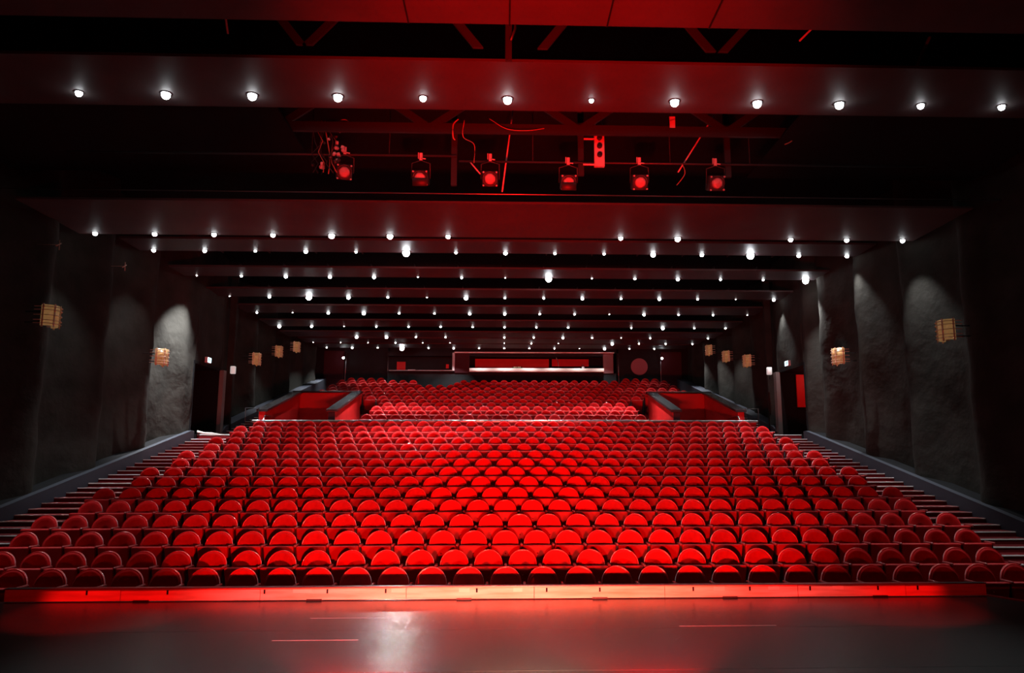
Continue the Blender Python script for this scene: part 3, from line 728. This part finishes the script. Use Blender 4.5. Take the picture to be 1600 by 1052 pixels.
def truss(y, z0, z1, x0, x1, step, label, rr=0.035, m=M['steel']):
    root = empty('roof_truss', (0, y, z0), 0, label, 'truss')
    for z in (0, z1 - z0): MB().box(x0, x1, -rr, rr, z - 0.1, z + 0.1).build('chord', m, root)
    x = x0; k = 0
    while x < x1 - 0.01:
        xe = min(x + step, x1); a, b = (0, z1 - z0) if k % 2 else (z1 - z0, 0)
        q = MB(); dx, dz = xe - x, b - a; L = math.hypot(dx, dz); nx, nz = -dz / L * 0.075, dx / L * 0.075
        q.prism([(x + nx, a + nz), (x - nx, a - nz), (xe - nx, b - nz), (xe + nx, b + nz)], 'y', -rr * 0.8, rr * 0.8)
        q.build('brace', m, root)
        x = xe; k += 1
    return root
truss(14.55, 8.24, 9.3, -6, 7.5, 1.5, 'dark steel roof truss with diagonal braces above the hanging spotlights')
r = empty('roof_truss', (0, 11.3, 8.05), 0, 'dark steel truss with slanting braces in the narrow gap between the two nearest bridges', 'truss')
MB().box(-6, 6.2, -0.03, 0.03, 0.95, 1.1).build('chord', M['steel'], r)
for xa, xb in ((-1.12, -0.42), (1.28, 0.6), (-3.9, -3.2), (-2.3, -3.1), (2.6, 3.3), (4.3, 3.5)):
    q = MB(); L = 0.08; q.prism([(xa - L, 0.98), (xa + L, 0.98), (xb + L, 0.08), (xb - L, 0.08)], 'y', -0.03, 0.03); q.build('brace', M['gear'] if abs(xa) < 2 else M['steel'], r)
m = MB(); m.box(-0.04, 0.06, -0.04, 0.04, -0.85, 1.0); m.tube([(0.1, -0.06, -0.0), (0.11, -0.07, -0.35), (0.04, -0.07, -0.55)], 0.022, 6)
tag(m.build('hanging_post', M['gear'], None, (0.05, 11.0, 8.6)), 'short vertical steel post hanging at the middle of the first gap', 'post')
for x, z0, z1, t in ((-1.05, 7.35, 9.61, 'beside the second spotlight'), (1.62, 7.6, 9.61, 'beside the fourth spotlight'), (4.75, 7.6, 9.61, 'beside the last spotlight')):
    tag(MB().box(x - 0.06, x + 0.06, 15.34, 15.42, z0, z1).build('hanger_post', M['steel']), f'dark vertical steel hanger {t}', 'post', 'steel hangers over the lighting bar')
for (a, b), t in ((((4.89, 15.5, 9.61), (3.71, 15.5, 7.75)), 'long slanting rod left of the last spotlight'), (((0.24, 15.5, 9.61), (-0.04, 15.5, 7.27)), 'thin steep rod right of the third spotlight'),
                  (((-0.72, 15.34, 7.87), (-0.50, 15.34, 7.60)), 'short slanting rod left of the third spotlight'), (((6.0, 11.3, 9.61), (4.75, 11.3, 8.35)), 'short slanting rod in the first gap, right'),
                  (((-4.6, 11.3, 9.61), (-4.35, 11.3, 8.3)), 'short slanting rod in the first gap, left')):
    bar('steel_rod', [a, b], 0.016, M['palebox'], t, 'rod', 'thin steel rods among the lights')
def make_fixture():
    root = empty('stage_spotlight')
    R = Matrix.Rotation(math.radians(62), 4, 'X')            # local -z of the can points to the stage and down
    can = Matrix.Rotation(math.radians(-68), 4, 'X')
    bm = bevel_box(-0.16, 0.16, -0.16, 0.16, 0.0, 0.42, 0.02, 1); bm.v = [tuple(can @ Vector(v)) for v in bm.v]
    # box body whose open front (z=0 side) looks at the stage
    bm.build('body', M['gear'], root)
    MB().lathe([(0.158, 0.02), (0.158, -0.03), (0.13, -0.03), (0.13, 0.0)], 20, can).build('lens_ring', M['gear'], root)
    MB().lathe([(0.128, -0.012), (0.08, -0.035), (0.0005, -0.045)], 20, can).build('lens', M['lens'], root)
    for sx in (-1, 1):
        MB().lathe([(0.02, -0.02), (0.02, 0.01), (0.0005, 0.012)], 8, can @ Matrix.Translation((sx * 0.135, 0.135, -0.03))).build('corner_screw', M['palebox'], root)
        MB().lathe([(0.02, -0.02), (0.02, 0.01), (0.0005, 0.012)], 8, can @ Matrix.Translation((sx * 0.135, -0.135, -0.03))).build('corner_screw', M['palebox'], root)
    y = MB(); y.tube([(-0.19, 0.16, 0.05), (-0.19, 0.11, 0.36), (0, 0.095, 0.42), (0.19, 0.11, 0.36), (0.19, 0.16, 0.05)], 0.012, 6)
    y.build('yoke', M['gear'], root)
    c = MB(); c.box(-0.03, 0.03, 0.08, 0.122, 0.42, 0.58); c.tube([(0.0, 0.08, 0.46), (0.1, 0.06, 0.44)], 0.014, 6); c.box(-0.06, -0.045, 0.06, 0.12, 0.46, 0.58)
    c.build('clamp', M['palebox'], root)
    return root
fx = make_fixture(); first = True
FX = [(-3.28, 7.53, 0.25, 0), (-1.73, 7.42, 0.0, 1), (-0.29, 7.42, 0.0, 0), (1.34, 7.36, 0.0, 1), (2.83, 7.38, -0.05, 0), (4.44, 7.38, -0.05, 0)]
FT = ['first spotlight from the left on the lighting bar, under the tangle of cables', 'second spotlight from the left on the bar, its lens half covered', 'third spotlight from the left on the lighting bar, round red-lit lens',
      'fourth spotlight from the left on the bar, its lens half covered', 'fifth spotlight from the left on the bar, just right of the socket box', 'last spotlight at the right end of the lighting bar']
for (x, z, rz, shut), t in zip(FX, FT):
    s = fx if first else copy_tree(fx); first = False
    s.location = (x, 15.14, z); s.rotation_euler = (0, 0, rz)
    tag(s, t, 'spotlight', 'spotlights on the lighting bar')
    if shut:
        can = Matrix.Rotation(math.radians(-68), 4, 'X')
        q = bevel_box(-0.15, 0.15, 0.0, 0.16, -0.09, -0.075, 0.004, 1); q.v = [tuple(can @ Vector(v)) for v in q.v]
        q.build('shutter_flap', M['blackmetal'], s)
# socket box
rk = empty('socket_box', (1.97, 15.0, 8.13), 0, 'tall pale electrical box with black sockets hanging beside the fourth spotlight', 'electrical box')
bevel_box(-0.105, 0.105, 0, 0.1, -0.46, 0.42, 0.008, 1).build('body', M['palebox'], rk)
for z in (0.15, -0.03, -0.22):
    MB().lathe([(0.055, 0), (0.055, 0.05), (0.035, 0.06), (0.0005, 0.055)], 12, Matrix.Translation((0.0, 0.0, z)) @ Matrix.Rotation(PI / 2, 4, 'X')).build('socket', M['blackmetal'], rk)
for sx in (-1, 1): MB().tube([(sx * 0.09, 0.05, 0.42), (sx * 0.06, 0.05, 0.55), (sx * 0.06, 0.05, 1.48)], 0.008, 6).build('hanger', M['palebox'], rk)
MB().box(-0.32, -0.105, 0.03, 0.06, 0.13, 0.16).add([], []).build('bracket', M['palebox'], rk)
MB().box(-0.34, -0.105, 0.03, 0.06, -0.43, -0.40).build('bracket', M['palebox'], rk)
# hanging tag, cables
tg = empty('cable_tag', (3.32, 14.2, 8.30), 0, 'small pale tag with dark marks hanging under the nearest bridge', 'tag')
MB().box(-0.055, 0.055, 0, 0.02, -0.13, 0.1).build('card', M['palebox'], tg)
MB().tube([(0, 0.01, 0.1), (0, 0.01, 1.31)], 0.005, 5).build('string', M['steel'], tg)
q = MB()
for i in range(3): q.tube([(-0.035 + 0.035 * i + 0.013 * math.cos(a), -0.004, 0.015 + 0.012 * i + 0.013 * math.sin(a)) for a in [k * PI / 4 for k in range(9)]], 0.0035, 5)
q.build('marks', M['black'], tg)
q = MB(); R = 0.125
for j in range(3):
    q.tube([(-3.21 + (R - 0.012 * j) * math.cos(a + j), 14.6 + 0.01 * j, 8.3 + 0.012 * j + (R - 0.01 * j) * math.sin(a + j)) for a in [k * PI / 12 for k in range(25)]], 0.008, 5)
q.tube([(-3.3, 14.6, 8.35), (-3.22, 14.6, 8.25), (-3.12, 14.6, 8.26)], 0.007, 5)
tag(q.build('cable_coil', M['cable']), 'round coil of cable hanging above the leftmost spotlight', 'cable')
def wire(pts, r, label, name='hanging_cable'):
    P = [Vector(p) for p in pts]; out = []
    for i in range(len(P) - 1):
        p0, p1, p2, p3 = P[max(i - 1, 0)], P[i], P[i + 1], P[min(i + 2, len(P) - 1)]
        for k in range(6):
            t = k / 6; out.append(0.5 * ((2 * p1) + (-p0 + p2) * t + (2 * p0 - 5 * p1 + 4 * p2 - p3) * t * t + (-p0 + 3 * p1 - 3 * p2 + p3) * t ** 3))
    out.append(P[-1]); tag(MB().tube(out, r, 5).build(name, M['cable']), label, 'cable', 'cables among the stage lights')
wire([(-0.92, 14.50, 8.42), (-1.02, 14.50, 8.3), (-1.02, 14.50, 8.05), (-0.98, 14.50, 7.98)], 0.014, 'thick bent cable with plug left of the third spotlight')
wire([(-0.8, 14.50, 8.4), (-0.82, 14.50, 8.05), (-0.62, 15.0, 8.1), (-0.62, 15.0, 7.7)], 0.009, 'thin drooping cable just left of the third spotlight')
wire([(-0.3, 14.505, 8.44), (0.05, 14.44, 8.2), (0.45, 14.44, 8.17), (0.8, 14.505, 8.25)], 0.008, 'sagging cable under the middle of the nearest bridge')
wire([(5.98, 14.6, 8.55), (5.97, 14.6, 8.3), (5.85, 14.6, 8.1), (5.7, 14.6, 8.02)], 0.012, 'curved cable hanging at the right of the light gap')
wire([(3.75, 15.27, 7.85), (3.78, 15.2, 7.6), (3.6, 15.2, 7.35)], 0.01, 'short bent cable between the last two spotlights')
# bundle of plugs and fittings above the first spotlight
bun = empty('cable_bundle', (-3.35, 14.9, 7.9), 0, 'tangle of cables, plugs and fittings above the leftmost spotlight', 'cables')
random.seed(3)
for k in range(22):
    x = random.uniform(-0.42, 0.22); z = random.uniform(-0.35, 0.55) ; x += -0.35 * (0.3 - z) * 0.6
    b = bevel_box(-0.03, 0.03, -0.03, 0.03, -0.045, 0.045, 0.008, 1)
    Rm = Matrix.Translation((x, random.uniform(-0.15, 0.15), z)) @ Matrix.Rotation(random.uniform(0, 3), 4, 'Y') @ Matrix.Rotation(random.uniform(0, 3), 4, 'X') @ Matrix.Scale(random.uniform(0.6, 1.2), 4)
    b.v = [tuple(Rm @ Vector(v)) for v in b.v]; b.build('plug', M['palebox'] if k % 3 else M['gear'], bun)
for k in range(7):
    x = random.uniform(-0.5, 0.1); pts = [(x + random.uniform(-0.12, 0.12), random.uniform(-0.1, 0.1), 0.6 - 0.22 * i) for i in range(6)]
    MB().tube(pts, 0.010, 5).build('cord', M['cable'] if k % 2 else M['gear'], bun)
# right-hand dark curtain ropes
wire([(7.45, 12.2, 9.0), (7.3, 12.2, 8.7), (7.1, 12.2, 8.3), (6.95, 12.2, 8.15)], 0.03, 'bunched cable high at the right behind the first bridge')
